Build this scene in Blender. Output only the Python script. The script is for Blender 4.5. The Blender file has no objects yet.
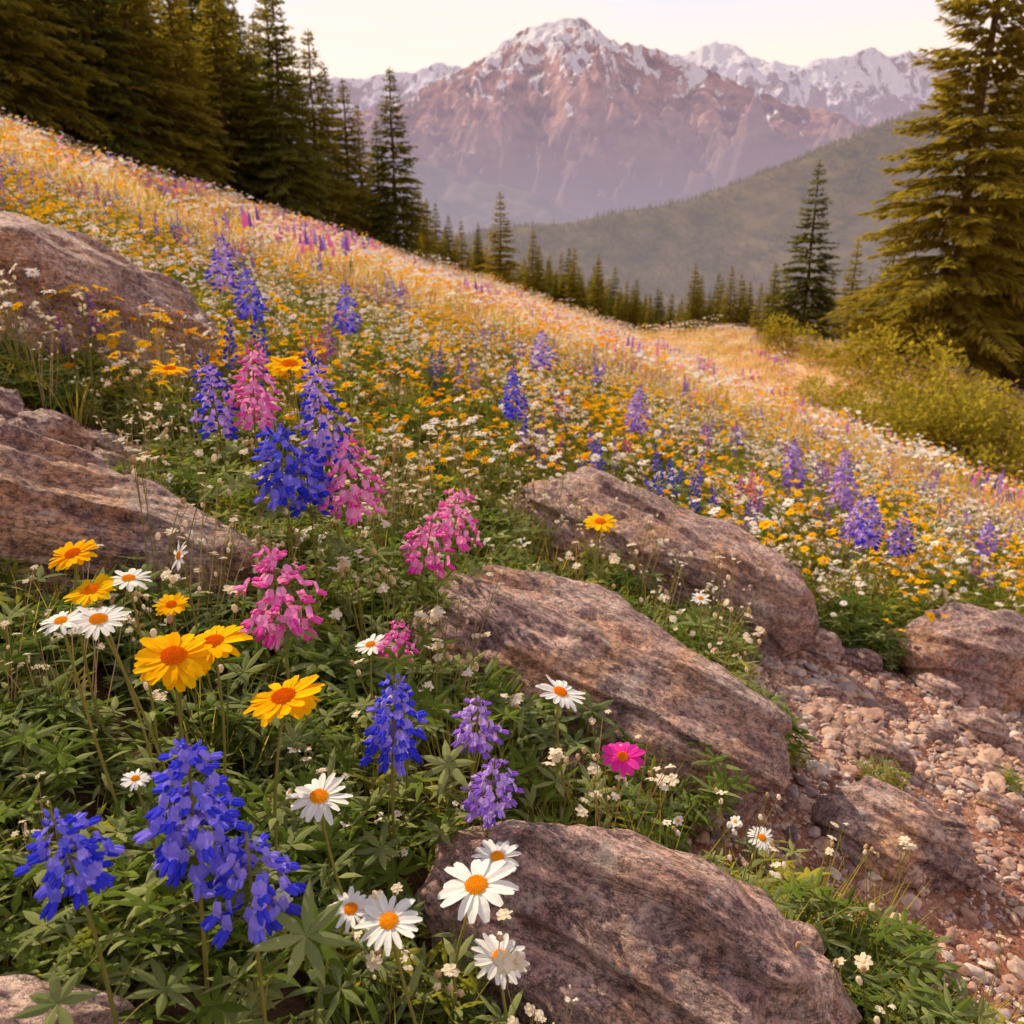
import bpy, math, random
import numpy as np
from mathutils import Vector, Matrix
random.seed(7); rng=np.random.default_rng(7)
R=random.random
def U(a,b): return a+(b-a)*R()
# ---------------------------------------------------------------- noise
def _h(ix,iy,iz,s):
    n=(ix.astype(np.int64)*374761393+iy.astype(np.int64)*668265263+iz.astype(np.int64)*1274126177+s*974711)&0xffffffff
    n=((n^(n>>13))*1103515245)&0xffffffff
    n=((n^(n>>15))*2246822519)&0xffffffff
    return ((n^(n>>16))&0xffffff)/float(0xffffff)
def vn(x,y,z=0.0,s=0):
    x=np.asarray(x,float);y=np.asarray(y,float)+0*x;z=np.asarray(z,float)+0*x
    ix=np.floor(x);iy=np.floor(y);iz=np.floor(z)
    fx=x-ix;fy=y-iy;fz=z-iz
    q=lambda t:t*t*t*(t*(t*6-15)+10)
    fx=q(fx);fy=q(fy);fz=q(fz)
    def L(a,b,t):return a+(b-a)*t
    g=lambda a,b,c:_h(ix+a,iy+b,iz+c,s)
    return L(L(L(g(0,0,0),g(1,0,0),fx),L(g(0,1,0),g(1,1,0),fx),fy),L(L(g(0,0,1),g(1,0,1),fx),L(g(0,1,1),g(1,1,1),fx),fy),fz)
def fbm(x,y,z=0.0,o=4,s=0):
    a=.5;r=0;t=0
    for i in range(o):
        r=r+a*vn(np.asarray(x)*2**i,np.asarray(y)*2**i,np.asarray(z)*2**i,s+i);t+=a;a*=.5
    return r/t
def ridge(x,y,z=0.0,o=4,s=0):
    a=.5;r=0;t=0
    for i in range(o):
        r=r+a*(1-np.abs(2*vn(np.asarray(x)*2**i,np.asarray(y)*2**i,np.asarray(z)*2**i,s+i)-1));t+=a;a*=.5
    return r/t
def ss(a,b,x):
    t=np.clip((np.asarray(x,float)-a)/(b-a),0,1);return t*t*(3-2*t)
# ---------------------------------------------------------------- terrain
def gz(x,y):
    x=np.asarray(x,float);y=np.asarray(y,float)
    xl=np.where(x<-40,-40-60*(1-np.exp((np.minimum(x,-40)+40)/60)),x)
    z=-.341*xl-.065*y
    z=z+3.1*ss(9,15.5,x)*ss(16,31,y)*(1-ss(55,100,y))
    d=np.hypot(x,y)
    z=z+(fbm(x*1.3,y*1.3,o=3,s=3)-.5)*.07
    z=z+(fbm(x/6,y/6,o=3,s=9)-.5)*.5*ss(4,25,d)
    z=z-480*ss(210,1100,y)
    return np.maximum(z,-350)
def G(x,y): return float(gz(x,y))
# ---------------------------------------------------------------- node helpers
def newmat(n):
    m=bpy.data.materials.new(n);m.use_nodes=True;nt=m.node_tree;nt.nodes.clear()
    return m,nt,nt.nodes,nt.links
def ramp(N,stops,interp='LINEAR'):
    r=N.new('ShaderNodeValToRGB');e=r.color_ramp.elements;r.color_ramp.interpolation=interp
    while len(e)<len(stops):e.new(.5)
    for i,(p,c) in enumerate(stops):
        e[i].position=p;e[i].color=(*c,1) if len(c)==3 else c
    return r
def noise(N,L,vec,scale,detail=6,rough=.6,dist=0):
    n=N.new('ShaderNodeTexNoise');n.inputs['Scale'].default_value=scale;n.inputs['Detail'].default_value=detail
    n.inputs['Roughness'].default_value=rough;n.inputs['Distortion'].default_value=dist
    if vec is not None:L.new(vec,n.inputs['Vector'])
    return n
def mixc(N,L,fac,a,b,mode='MIX'):
    m=N.new('ShaderNodeMix');m.data_type='RGBA';m.blend_type=mode
    for s,v in ((m.inputs[0],fac),(m.inputs[6],a),(m.inputs[7],b)):
        if hasattr(v,'links'):L.new(v,s)
        elif isinstance(v,(int,float)):s.default_value=v
        else:s.default_value=(*v,1)
    return m.outputs[2]
def mapping(N,L,vec,scale):
    m=N.new('ShaderNodeMapping');m.inputs['Scale'].default_value=scale;L.new(vec,m.inputs['Vector']);return m.outputs[0]
def nosample(m):
    try:m.cycles.emission_sampling='NONE'
    except Exception:pass
def leafmat(name,c1,c2,transl=.35,haze=None,tint=None):
    # each leaf / petal is its own mesh island: vary the tone per island and per plant
    m,nt,N,L=newmat(name)
    oi=N.new('ShaderNodeObjectInfo');ge=N.new('ShaderNodeNewGeometry')
    ad=N.new('ShaderNodeMath');ad.operation='ADD';L.new(oi.outputs['Random'],ad.inputs[0]);L.new(ge.outputs['Random Per Island'],ad.inputs[1])
    mu=N.new('ShaderNodeMath');mu.operation='MULTIPLY';mu.inputs[1].default_value=.5;L.new(ad.outputs[0],mu.inputs[0]);mu.use_clamp=True
    col=mixc(N,L,mu.outputs[0],c1,c2)
    p=N.new('ShaderNodeBsdfDiffuse');L.new(col,p.inputs['Color'])
    out=p.outputs[0]
    if transl>0:
        t=N.new('ShaderNodeBsdfTranslucent')
        L.new(col if tint is None else mixc(N,L,.6,col,tint),t.inputs['Color'])
        x=N.new('ShaderNodeMixShader');x.inputs[0].default_value=transl;L.new(p.outputs[0],x.inputs[1]);L.new(t.outputs[0],x.inputs[2])
        out=x.outputs[0]
    if haze:  # air haze painted in: constant emission mixed over the foliage
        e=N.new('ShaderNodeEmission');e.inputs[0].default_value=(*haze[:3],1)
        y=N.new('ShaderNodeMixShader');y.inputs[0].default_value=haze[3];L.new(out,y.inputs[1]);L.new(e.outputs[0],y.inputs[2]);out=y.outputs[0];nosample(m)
    o=N.new('ShaderNodeOutputMaterial');L.new(out,o.inputs[0]);return m
MT={}
def dm(k,*a,**kw): MT[k]=leafmat(k,*a,**kw)
dm('leaf',(.045,.085,.015),(.21,.28,.05),.38,tint=(.48,.50,.04))
dm('leafgrey',(.11,.155,.06),(.36,.39,.15),.33,tint=(.55,.54,.10))
dm('leafbright',(.17,.21,.025),(.54,.48,.07),.45,tint=(.72,.60,.05))
dm('grass',(.22,.24,.035),(.62,.50,.11),.45,tint=(.76,.60,.07))
dm('drygrass',(.82,.50,.25),(1.0,.76,.48),.45)
dm('stem',(.16,.17,.04),(.32,.27,.07),0)
dm('drystem',(.40,.24,.12),(.62,.44,.24),0)
dm('blue',(.025,.045,.70),(.12,.11,.92),.25)
dm('bluelight',(.13,.15,.94),(.48,.36,.97),.3)
dm('violet',(.25,.10,.66),(.48,.24,.82),.3)
dm('violetlight',(.48,.30,.90),(.76,.54,.94),.3)
dm('pink',(.82,.05,.46),(.94,.22,.64),.3)
dm('pinklight',(.95,.24,.66),(.99,.50,.80),.35)
dm('magenta',(.90,.02,.40),(.95,.08,.50),.3)
dm('white',(.92,.90,.87),(.97,.96,.94),.3)
dm('cream',(.88,.72,.50),(.99,.93,.80),.4)
dm('yellow',(.98,.48,.003),(1.0,.68,.015),.35)
dm('gold',(.96,.32,.003),(1.0,.50,.008),.35)
dm('centre',(.80,.26,.01),(.97,.46,.02),0)
dm('centreorange',(.76,.14,.006),(.94,.31,.01),0)
dm('needle',(.025,.042,.012),(.20,.21,.04),.35,tint=(.54,.44,.05))
dm('needlegold',(.045,.065,.015),(.38,.31,.045),.4,tint=(.74,.53,.05))
dm('farneedle_painted_haze',(.04,.05,.03),(.22,.18,.07),0,haze=(.50,.41,.40),) if False else dm('farneedle_painted_haze',(.04,.05,.03),(.22,.18,.07),0,haze=(.50,.41,.41,.38))  # far needles carry painted haze, a fixed glow mixed into their colour
dm('shrubleaf',(.10,.12,.018),(.52,.42,.05),.45,tint=(.8,.58,.05))
dm('bark',(.10,.06,.035),(.18,.11,.07),0)
# ---------------------------------------------------------------- mesh builder
class MB:
    def __init__(s,mats): s.v=[];s.f=[];s.m=[];s.mats=mats
    def mi(s,k):
        if k not in s.mats:s.mats.append(k)
        return s.mats.index(k)
    def add(s,vs,fs,k):
        o=len(s.v);s.v.extend(vs);i=s.mi(k)
        for f in fs:s.f.append(tuple(o+a for a in f));s.m.append(i)
    def mesh(s,name,smooth=False):
        me=bpy.data.meshes.new(name);me.from_pydata([tuple(a) for a in s.v],[],s.f)
        for k in s.mats:me.materials.append(MT[k])
        me.polygons.foreach_set('material_index',s.m)
        if smooth:me.polygons.foreach_set('use_smooth',[True]*len(s.f))
        me.update();return me
V=Vector;Z=V((0,0,1))
def perp(d):
    a=d.cross(Z)
    if a.length<1e-3:a=V((1,0,0))
    return a.normalized()
LANCE=lambda t:max(.04,math.sin(math.pi*t**.8))
GRASS=lambda t:max(.05,1-t**1.5)
PET=[.40,.80,1,.98,.45]
def blade(b,p,d,side,L,W,curve,k,seg=3,prof=LANCE,fold=.15):
    vs=[];fs=[];n=d.cross(side)
    for i in range(seg+1):
        t=i/seg;c=p+d*(L*t)+curve*(t*t);w=(prof(t) if callable(prof) else prof[i])*W*.5
        vs+= [c-side*w+n*(w*fold),c,c+side*w+n*(w*fold)]
    for i in range(seg):
        o=i*3;fs+=[(o,o+1,o+4,o+3),(o+1,o+2,o+5,o+4)]
    b.add(vs,fs,k)
def quadblade(b,p,d,side,L,W,curve,k):
    m=p+d*(L*.5)+curve*.25;e=p+d*L+curve
    b.add([p,m-side*W*.5,e,m+side*W*.5],[(0,1,2,3)],k)
def tube(b,pts,r0,r1,k,n=5):
    vs=[];fs=[];m=len(pts)
    for i,p in enumerate(pts):
        d=(pts[min(i+1,m-1)]-pts[max(i-1,0)]).normalized();a=perp(d);c=d.cross(a);r=r0+(r1-r0)*i/(m-1)
        for j in range(n):
            g=2*math.pi*j/n;vs.append(p+a*(math.cos(g)*r)+c*(math.sin(g)*r))
    for i in range(m-1):
        for j in range(n):
            q=(j+1)%n;fs.append((i*n+j,i*n+q,(i+1)*n+q,(i+1)*n+j))
    b.add(vs,fs,k)
def ell(b,c,d,side,l,w,k,n=6,rings=4):
    up=d.cross(side);vs=[c-d*l];fs=[]
    for i in range(1,rings):
        a=math.pi*i/rings
        for j in range(n):
            g=2*math.pi*j/n;vs.append(c-d*(l*math.cos(a))+(side*math.cos(g)+up*math.sin(g))*(w*math.sin(a)))
    vs.append(c+d*l);e=len(vs)-1
    for j in range(n):
        q=(j+1)%n;fs.append((0,1+q,1+j));fs.append((e,e-n+j,e-n+q))
    for i in range(rings-2):
        for j in range(n):
            q=(j+1)%n;o=1+i*n;fs.append((o+j,o+q,o+n+q,o+n+j))
    b.add(vs,fs,k)
def curvepts(a,c,bow,n=6):
    return [a.lerp(c,i/(n-1))+bow*(4*(i/(n-1))*(1-i/(n-1))) for i in range(n)]
def head(b,c,nrm,Rr,npet,kp,kc,rc=.3,droop=.12,fine=True,layers=1,wf=1.0):
    nrm=nrm.normalized();a=perp(nrm);d=nrm.cross(a);a=d.cross(nrm)
    for ly in range(layers):
        for i in range(npet):
            g=2*math.pi*(i+.5*ly+U(-.18,.18))/npet;r=a*math.cos(g)+d*math.sin(g);s=nrm.cross(r)
            s=(s+nrm*U(-.25,.25)).normalized()
            L=Rr*(1-rc*.6)*U(.82,1.08)*(1-.08*ly);W=2*math.pi*Rr*.72/npet*U(.75,1.08)*wf
            cv=nrm*(-Rr*U(-droop*.5,droop*2.5))
            dd=(r+nrm*U(.0,.18)).normalized()
            blade(b,c+r*(Rr*rc*.6)-nrm*(.001*ly),dd,s,L,W,cv,kp,seg=4 if fine else 2,prof=PET if fine else [.5,1,.5],fold=.22)
    rr=Rr*rc
    if fine:
        ell(b,c,nrm,a,rr*.45,rr*.97,kc,n=12,rings=6)
        for i in range(95):
            q=math.sqrt((i+.5)/95);g=i*2.39996;h=rr*.45*math.sqrt(max(0,1-q*q*.9))
            ell(b,c+(a*math.cos(g)+d*math.sin(g))*(rr*q*.95)+nrm*h,nrm,a,rr*.11,rr*.085,kc,n=4,rings=3)
        ell(b,c-nrm*(rr*.35),nrm,a,rr*.4,rr*.85,'stem',n=8,rings=4)
    else: ell(b,c,nrm,a,rr*.55,rr,kc,n=6,rings=4)
def palm(b,p,up,size,k,n=7):
    up=up.normalized();a=perp(up);d=up.cross(a);g0=U(0,6.28)
    for i in range(n):
        g=g0+2*math.pi*i/n+U(-.15,.15);r=a*math.cos(g)+d*math.sin(g)
        dd=(r+up*U(.15,.6)).normalized();s=dd.cross(up).normalized()
        blade(b,p,dd,s,size*U(.75,1.1),size*.25,-up*(size*U(.1,.35)),k,seg=3,fold=.3)
def leafy(b,r,h,n,k=('leaf','leafgrey'),ls=.045,lance=.4):
    for i in range(n):
        g=U(0,6.28);q=r*math.sqrt(R());hh=h*U(.35,1)*(1-.4*q/r)
        p0=V((math.cos(g)*q*.4,math.sin(g)*q*.4,-.01));p1=V((math.cos(g)*q,math.sin(g)*q,hh))
        tube(b,curvepts(p0,p1,V((U(-.01,.01),U(-.01,.01),.01)),4),.0014,.0008,'stem',3)
        kk=k[0] if R()<.55 else k[1]
        nn=(p1-p0)*.6+V((U(-.03,.03),U(-.03,.03),.04))
        if R()>lance: palm(b,p1,nn,ls*U(.7,1.3),kk,random.choice([5,6,7]))
        else:
            for j in range(6):
                t=U(.35,1);gg=U(0,6.28);dd=V((math.cos(gg),math.sin(gg),U(.2,1))).normalized()
                blade(b,p0.lerp(p1,t),dd,perp(dd),ls*U(.9,1.6),ls*.22,V((0,0,-ls*.4)),kk,3,fold=.3)
def floret(b,p,out,sz,kw,kb):
    s=perp(out);up=s.cross(out)
    if up.z<0:up=-up
    vs=[]
    for i in range(3):
        for j in range(3):
            x=(j-1);y=i/2
            w=[.38,.55,.28][i]
            vs.append(p+s*(x*w*sz)+up*(y*1.0*sz+.05*sz)+out*(sz*(.35-.30*y*y-.28*abs(x)+.1*y)))
    b.add(vs,[(0,1,4,3),(1,2,5,4),(3,4,7,6),(4,5,8,7)],kb)
    for sg in(-1,1):
        ell(b,p+out*(sz*.5)+s*(sg*sz*.17)-up*(sz*.12),(out-up*.45+s*(sg*.12)).normalized(),s,sz*.62,sz*.22,kw,n=5,rings=4)
def lupine(b,base,top,spL,W,kw,kb,dense=1.0,low=False,leaves=True,loose=0):
    ax=(top-base).normalized();Ht=(top-base).length
    bow=V((U(-1,1),U(-1,1),0))*(.03*Ht)
    pts=curvepts(base,top,bow,8);tube(b,pts,.0028 if not low else .003,.0012,'stem',5)
    a=perp(ax);c=ax.cross(a)
    step=W*(.145 if not low else .22)/dense;nW=max(4,int(spL/step))
    for i in range(nW):
        t=i/nW;z=Ht-spL+spL*t;f=z/Ht;cp=base.lerp(top,f)+bow*(4*f*(1-f))
        env=(min(1,.8+t*1.2))*(1-max(0,t-.3)/.7*.78)
        sz=W*(.175 if not low else .28)*(1-.45*t);rr=W*.5*env-sz*.45
        n=max(3,int((9 if not low else 4)*(1-.35*t)))
        for j in range(n):
            if R()<.06+loose*.25:continue
            g=2*math.pi*(j+(i%2)*.5)/n+U(-.3,.3);o=a*math.cos(g)+c*math.sin(g)
            r2=max(.002,rr*U(.55,1.15+loose*.5))
            p=cp+o*r2+ax*U(-.5,.5)*step
            d=(o+ax*U(-.3,.25)+ax*(.7*t)).normalized()
            if t>.84: ell(b,p,(d+ax).normalized(),perp(d),sz*.6,sz*.28,kb if R()<.4 else kw,4,3)
            elif low:
                ell(b,p,d,perp(d),sz*.6,sz*.42,kw if R()<.6 else kb,4,3)
            else: floret(b,p-o*(sz*.2),d,sz*U(.85,1.25),kw if R()<.8 else kb,kb)
            if not low and r2>.008: quadblade(b,cp,(p-cp).normalized(),ax,r2,.0016,V((0,0,0)),'stem')
    if leaves:
        for i in range(7 if not low else 5):
            t=U(.1,max(.2,(Ht-spL)/Ht));p=base.lerp(top,t)+bow*(4*t*(1-t));g=U(0,6.28);e=p+V((math.cos(g),math.sin(g),U(.2,.9)))*U(.03,.07)
            tube(b,[p,p.lerp(e,.5)+V((0,0,.004)),e],.001,.0007,'stem',3)
            palm(b,e,V((math.cos(g)*.5,math.sin(g)*.5,1)),.042*U(.8,1.2),'leafgrey' if R()<.5 else 'leaf')
def link(o,par=None):
    bpy.context.scene.collection.objects.link(o)
    if par:o.parent=par
    return o
def obj(name,me,loc=(0,0,0),rz=0,sc=1,col=None):
    o=bpy.data.objects.new(name,me);o.location=loc;o.rotation_euler=(0,0,rz);o.scale=(sc,)*3 if isinstance(sc,(int,float)) else sc
    (col.objects if col else bpy.context.scene.collection.objects).link(o);return o
# ---------------------------------------------------------------- scatter via geometry nodes
def scatter(name,pts,rots,scls,idx,col):
    me=bpy.data.meshes.new(name);n=len(pts);me.vertices.add(n);me.vertices.foreach_set('co',np.asarray(pts,np.float32).ravel())
    a=me.attributes.new('rot','FLOAT_VECTOR','POINT');a.data.foreach_set('vector',np.asarray(rots,np.float32).ravel())
    a=me.attributes.new('scl','FLOAT','POINT');a.data.foreach_set('value',np.asarray(scls,np.float32).ravel())
    a=me.attributes.new('idx','INT','POINT');a.data.foreach_set('value',np.asarray(idx,np.int32).ravel())
    o=bpy.data.objects.new(name,me);link(o)
    ng=bpy.data.node_groups.new(name+'_nodes','GeometryNodeTree')
    ng.interface.new_socket('Geometry',in_out='INPUT',socket_type='NodeSocketGeometry');ng.interface.new_socket('Geometry',in_out='OUTPUT',socket_type='NodeSocketGeometry')
    N=ng.nodes;L=ng.links;gi=N.new('NodeGroupInput');go=N.new('NodeGroupOutput')
    ci=N.new('GeometryNodeCollectionInfo');ci.inputs[0].default_value=col;ci.inputs[1].default_value=True;ci.inputs[2].default_value=True
    ip=N.new('GeometryNodeInstanceOnPoints');L.new(gi.outputs[0],ip.inputs['Points']);L.new(ci.outputs[0],ip.inputs['Instance']);ip.inputs['Pick Instance'].default_value=True
    def na(k,t):
        x=N.new('GeometryNodeInputNamedAttribute');x.data_type=t;x.inputs[0].default_value=k;return x.outputs[0]
    L.new(na('idx','INT'),ip.inputs['Instance Index']);L.new(na('scl','FLOAT'),ip.inputs['Scale'])
    e=N.new('FunctionNodeEulerToRotation');L.new(na('rot','FLOAT_VECTOR'),e.inputs[0]);L.new(e.outputs[0],ip.inputs['Rotation'])
    L.new(ip.outputs[0],go.inputs[0])
    md=o.modifiers.new('scatter','NODES');md.node_group=ng;return o
def coll(name,meshes):
    c=bpy.data.collections.new(name)
    for i,(n,me) in enumerate(meshes):obj('%s_%02d_%s'%(name,i,n),me,col=c)
    return c
# ---------------------------------------------------------------- rocks
def rockmat():
    m,nt,N,L=newmat('weathered_rock')
    tc=N.new('ShaderNodeTexCoord');oi=N.new('ShaderNodeObjectInfo');v=tc.outputs['Object']
    off=N.new('ShaderNodeVectorMath');off.operation='ADD';L.new(v,off.inputs[0])
    sc=N.new('ShaderNodeVectorMath');sc.operation='SCALE';sc.inputs[0].default_value=(13,7,5);L.new(oi.outputs['Random'],sc.inputs['Scale']);L.new(sc.outputs[0],off.inputs[1]);v=off.outputs[0]
    def sel(vec,scale,det,rough,a,b_,amt,dist=0):
        n=noise(N,L,vec,scale,det,rough,dist);mr=N.new('ShaderNodeMapRange');mr.inputs[1].default_value=a;mr.inputs[2].default_value=b_;mr.inputs[4].default_value=amt;L.new(n.outputs[0],mr.inputs[0]);return mr.outputs[0],n
    n1=noise(N,L,v,6,7,.72,.4)
    r1=ramp(N,[(.32,(.40,.235,.235)),(.44,(.64,.41,.38)),(.54,(.84,.58,.50)),(.68,(.98,.79,.70))]);L.new(n1.outputs[0],r1.inputs[0]);c=r1.outputs[0]
    sv=mapping(N,L,v,(1.3,6,12))
    st=noise(N,L,sv,3.4,7,.75,.5)
    r2=ramp(N,[(.36,(.42,.35,.37)),(.45,(.86,.82,.83)),(.6,(1.18,1.13,1.1))]);L.new(st.outputs[0],r2.inputs[0])
    c=mixc(N,L,.75,c,r2.outputs[0],'MULTIPLY')
    f,_=sel(v,3.2,6,.65,.49,.61,.7,1.0);c=mixc(N,L,f,c,(.88,.45,.22))
    f,_=sel(v,7,7,.78,.54,.62,.75);c=mixc(N,L,f,c,(.23,.135,.165))
    f,n4=sel(v,75,5,.82,.40,.62,1);r4=ramp(N,[(.0,(.36,.30,.33)),(.42,(1,1,1)),(1,(1.65,1.52,1.42))]);L.new(f,r4.inputs[0])
    c=mixc(N,L,.9,c,r4.outputs[0],'MULTIPLY')
    n5=noise(N,L,mapping(N,L,v,(.8,2.4,5)),8,7,.75,1.2)
    r5=ramp(N,[(.486,(1,1,1)),(.496,(.18,.13,.13)),(.504,(.18,.13,.13)),(.514,(1,1,1))]);L.new(n5.outputs[0],r5.inputs[0])
    c=mixc(N,L,.7,c,r5.outputs[0],'MULTIPLY')
    f,_=sel(v,24,5,.75,.57,.62,.5);c=mixc(N,L,f,c,(.96,.82,.75))
    p=N.new('ShaderNodeBsdfPrincipled');p.inputs['Roughness'].default_value=.65;L.new(c,p.inputs['Base Color'])
    def madd(a,k,b_):
        h=N.new('ShaderNodeMath');h.operation='MULTIPLY_ADD';L.new(a,h.inputs[0]);h.inputs[1].default_value=k;L.new(b_,h.inputs[2]);return h.outputs[0]
    h=madd(n1.outputs[0],3.0,madd(r5.outputs[0],.8,madd(st.outputs[0],1.8,n4.outputs[0])))
    b=N.new('ShaderNodeBump');b.inputs['Strength'].default_value=1.0;b.inputs['Distance'].default_value=.017;L.new(h,b.inputs['Height']);L.new(b.outputs[0],p.inputs['Normal'])
    o=N.new('ShaderNodeOutputMaterial');L.new(p.outputs[0],o.inputs[0]);return m
MT['rock']=rockmat()
_ico={}
def ico(n):
    if n not in _ico:
        import bmesh
        bm=bmesh.new();bmesh.ops.create_icosphere(bm,subdivisions=n,radius=1)
        _ico[n]=(np.array([v.co[:] for v in bm.verts]),[tuple(v.index for v in f.verts) for f in bm.faces]);bm.free()
    return _ico[n]
FOOT=[]
def rockmesh(name,seed,L,W,Hh,sub=6,pw=2.7,taper=0.0,cuts=14,mat='rock'):
    r=np.random.default_rng(seed);d,fs=ico(sub)
    p=d/((np.abs(d)**pw).sum(1,keepdims=True))**(1/pw)
    for i in range(cuts):
        n=r.normal(size=3);n[0]*=.8;n[2]=abs(n[2])*.8;n/=np.linalg.norm(n);o=r.uniform(.68,.95)
        e=np.maximum(0,p@n-o);p=p-e[:,None]*n*r.uniform(.75,.95)
    if taper: p[:,2]*=1-taper*.5*(p[:,0]+1)*.9;p[:,1]*=1-taper*.3*(p[:,0]+1)
    S=np.array([L,W,Hh])/2;q=p*S;k=min(W,Hh*1.6);x,y,z=(q/k).T;o=seed*3.7
    nm=d/S;nm/=np.linalg.norm(nm,axis=1,keepdims=True)
    disp=(fbm(x*1.2+o,y*1.4,z*1.4,o=3,s=seed)-.5)*.22
    st=ridge(x*.7+o,y*2.6+z*1.2,z*5+x*.3,o=5,s=seed+5)
    disp+= (st-.6)*.10+(fbm(x*7+o,y*9,z*9,o=5,s=seed+8)-.5)*.055
    lv=(z*4.0+x*.25+y*1.6+fbm(x*.8,y*1.8,z*1.5,o=4,s=seed+2)*2.0);fr=lv-np.floor(lv);disp+=.055*ss(0,.12,fr)-.055*fr
    q=q+nm*(disp*k)[:,None]
    me=bpy.data.meshes.new(name);me.from_pydata(q.tolist(),[],fs);me.polygons.foreach_set('use_smooth',[True]*len(fs));me.materials.append(MT[mat]);return me
def rock(seed,a,b,W,Hh,sub=6,sink=.3,back=.35,taper=0,name='boulder',roll=0):
    A=V((*a,G(*a)));B=V((*b,G(*b)));x=(B-A);L=x.length;x.normalize()
    y=V((-x.y,x.x,0)).normalized();z=x.cross(y)
    me=rockmesh(name,seed,L*1.06,W,Hh/(1-sink)*1.0,sub,taper=taper)
    C=(A+B)/2+y*(W*back)+z*(Hh*.5-Hh*sink*.5)
    M=Matrix((x,y,z)).transposed().to_4x4();M=Matrix.Translation(C)@M@Matrix.Rotation(roll,4,'X')
    o=bpy.data.objects.new(name,me);o.matrix_world=M;link(o)
    FOOT.append((C.x,C.y,x.x,x.y,L*.5,W*.5));return o
rock(12,(-2.3,2.60),(-1.06,3.57),.9,.50,7,taper=.15)
rock(24,(-1.45,1.22),(-.55,1.53),.48,.26,7,taper=.3)
rock(5,(-.28,1.56),(.47,1.39),.42,.21,7,taper=-.12)
rock(31,(-.16,2.88),(.85,2.42),.50,.26,7,taper=.05)
rock(43,(-.11,.88),(.45,.76),.34,.20,7,taper=.15,back=.1)
rock(54,(.62,1.36),(.92,1.325),.21,.10,6)
rock(66,(1.43,2.54),(2.35,2.84),.5,.27,6)
rock(77,(-.66,.50),(-.36,.57),.18,.07,6,back=.1)
for i,(p,w) in enumerate([((1.03,2.6),.19),((1.21,2.64),.13),((-1.28,2.30),.18),((.9,1.80),.15),((1.45,2.26),.18),((.08,1.29),.15),((-.22,.87),.07),((.43,1.2),.08),((-1.5,2.40),.16),((.79,2.32),.08),((1.42,2.52),.13),((.89,1.55),.08),((.36,1.37),.07),((-1.1,2.2),.12),((1.2,2.1),.09),((1.15,1.7),.1),((.6,1.95),.1),((.95,2.25),.09),((1.3,1.95),.08),((-1.35,2.1),.10),((-1.18,2.42),.10)]):
    g=U(-.4,.3);dx=math.cos(g)*w/2;dy=math.sin(g)*w/2
    rock(100+i,(p[0]-dx,p[1]-dy),(p[0]+dx,p[1]+dy),w*.72,w*.40,5,name='stone')
# ---------------------------------------------------------------- zones
def inpoly(x,y,poly):
    r=np.zeros(len(x),bool);j=len(poly)-1
    for i in range(len(poly)):
        xi,yi=poly[i];xj,yj=poly[j];c=((yi>y)!=(yj>y))&(x<(xj-xi)*(y-yi)/(yj-yi+1e-12)+xi);r^=c;j=i
    return r
PATH=[(.22,1.22),(.371,1.40),(.56,1.60),(.58,2.2),(.80,2.62),(1.12,2.72),(1.34,2.62),(1.95,2.70),(3.6,2.9),(4.5,-1.5),(1.4,-1.5),(.82,.5),(.64,.92),(.68,1.12),(.50,1.20),(.372,1.15)]
LG=[(-2.1,1.75),(-1.1,1.75),(-.92,2.15),(-1.0,2.55),(-2.1,2.5)]
def pathmask(x,y):
    w=.07;xx=x+(fbm(x*4,y*4,o=3,s=21)-.5)*w*3;yy=y+(fbm(x*4,y*4,o=3,s=22)-.5)*w*3
    return inpoly(xx,yy,PATH)|inpoly(xx,yy,LG)
def rockmask(x,y,k=.9):
    m=np.zeros(len(x),bool)
    for cx,cy,ux,uy,a,b in FOOT:
        dx=x-cx;dy=y-cy;u=(dx*ux+dy*uy)/a;v=(-dx*uy+dy*ux)/b;m|=(u*u+v*v)<k*k
    return m
# ---------------------------------------------------------------- ground
n=400;u=np.linspace(-1,1,n);k=9.2
cx=np.sinh(k*u)/np.sinh(k)*10000
X,Y=np.meshgrid(cx,cx+1.8,indexing='xy');X=X.ravel();Y=Y.ravel()
Zg=gz(X,Y)
me=bpy.data.meshes.new('ground')
I=np.arange(n*n).reshape(n,n);F=np.stack([I[:-1,:-1],I[:-1,1:],I[1:,1:],I[1:,:-1]],-1).reshape(-1,4)
me.from_pydata(np.stack([X,Y,Zg],1).tolist(),[],F.tolist());me.polygons.foreach_set('use_smooth',[True]*len(F))
pm=(inpoly(X,Y,PATH)|inpoly(X,Y,LG)).astype(float)
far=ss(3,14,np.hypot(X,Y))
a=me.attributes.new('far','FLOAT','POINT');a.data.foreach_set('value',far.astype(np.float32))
a=me.attributes.new('path','FLOAT','POINT');a.data.foreach_set('value',pm.astype(np.float32))
m,nt,N,L=newmat('ground_soil_and_grass')
tc=N.new('ShaderNodeTexCoord');v=tc.outputs['Object']
n1=noise(N,L,v,3,6,.7);r1=ramp(N,[(.3,(.20,.08,.05)),(.5,(.40,.18,.12)),(.7,(.56,.31,.21))]);L.new(n1.outputs[0],r1.inputs[0])
n2=noise(N,L,v,90,4,.7);r2=ramp(N,[(.35,(.4,.38,.38)),(.55,(1,1,1)),(.7,(1.4,1.35,1.3))]);L.new(n2.outputs[0],r2.inputs[0])
soil=mixc(N,L,.8,r1.outputs[0],r2.outputs[0],'MULTIPLY')
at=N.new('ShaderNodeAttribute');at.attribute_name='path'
soil=mixc(N,L,at.outputs['Fac'],mixc(N,L,.75,soil,(.04,.035,.018)),soil)
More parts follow.
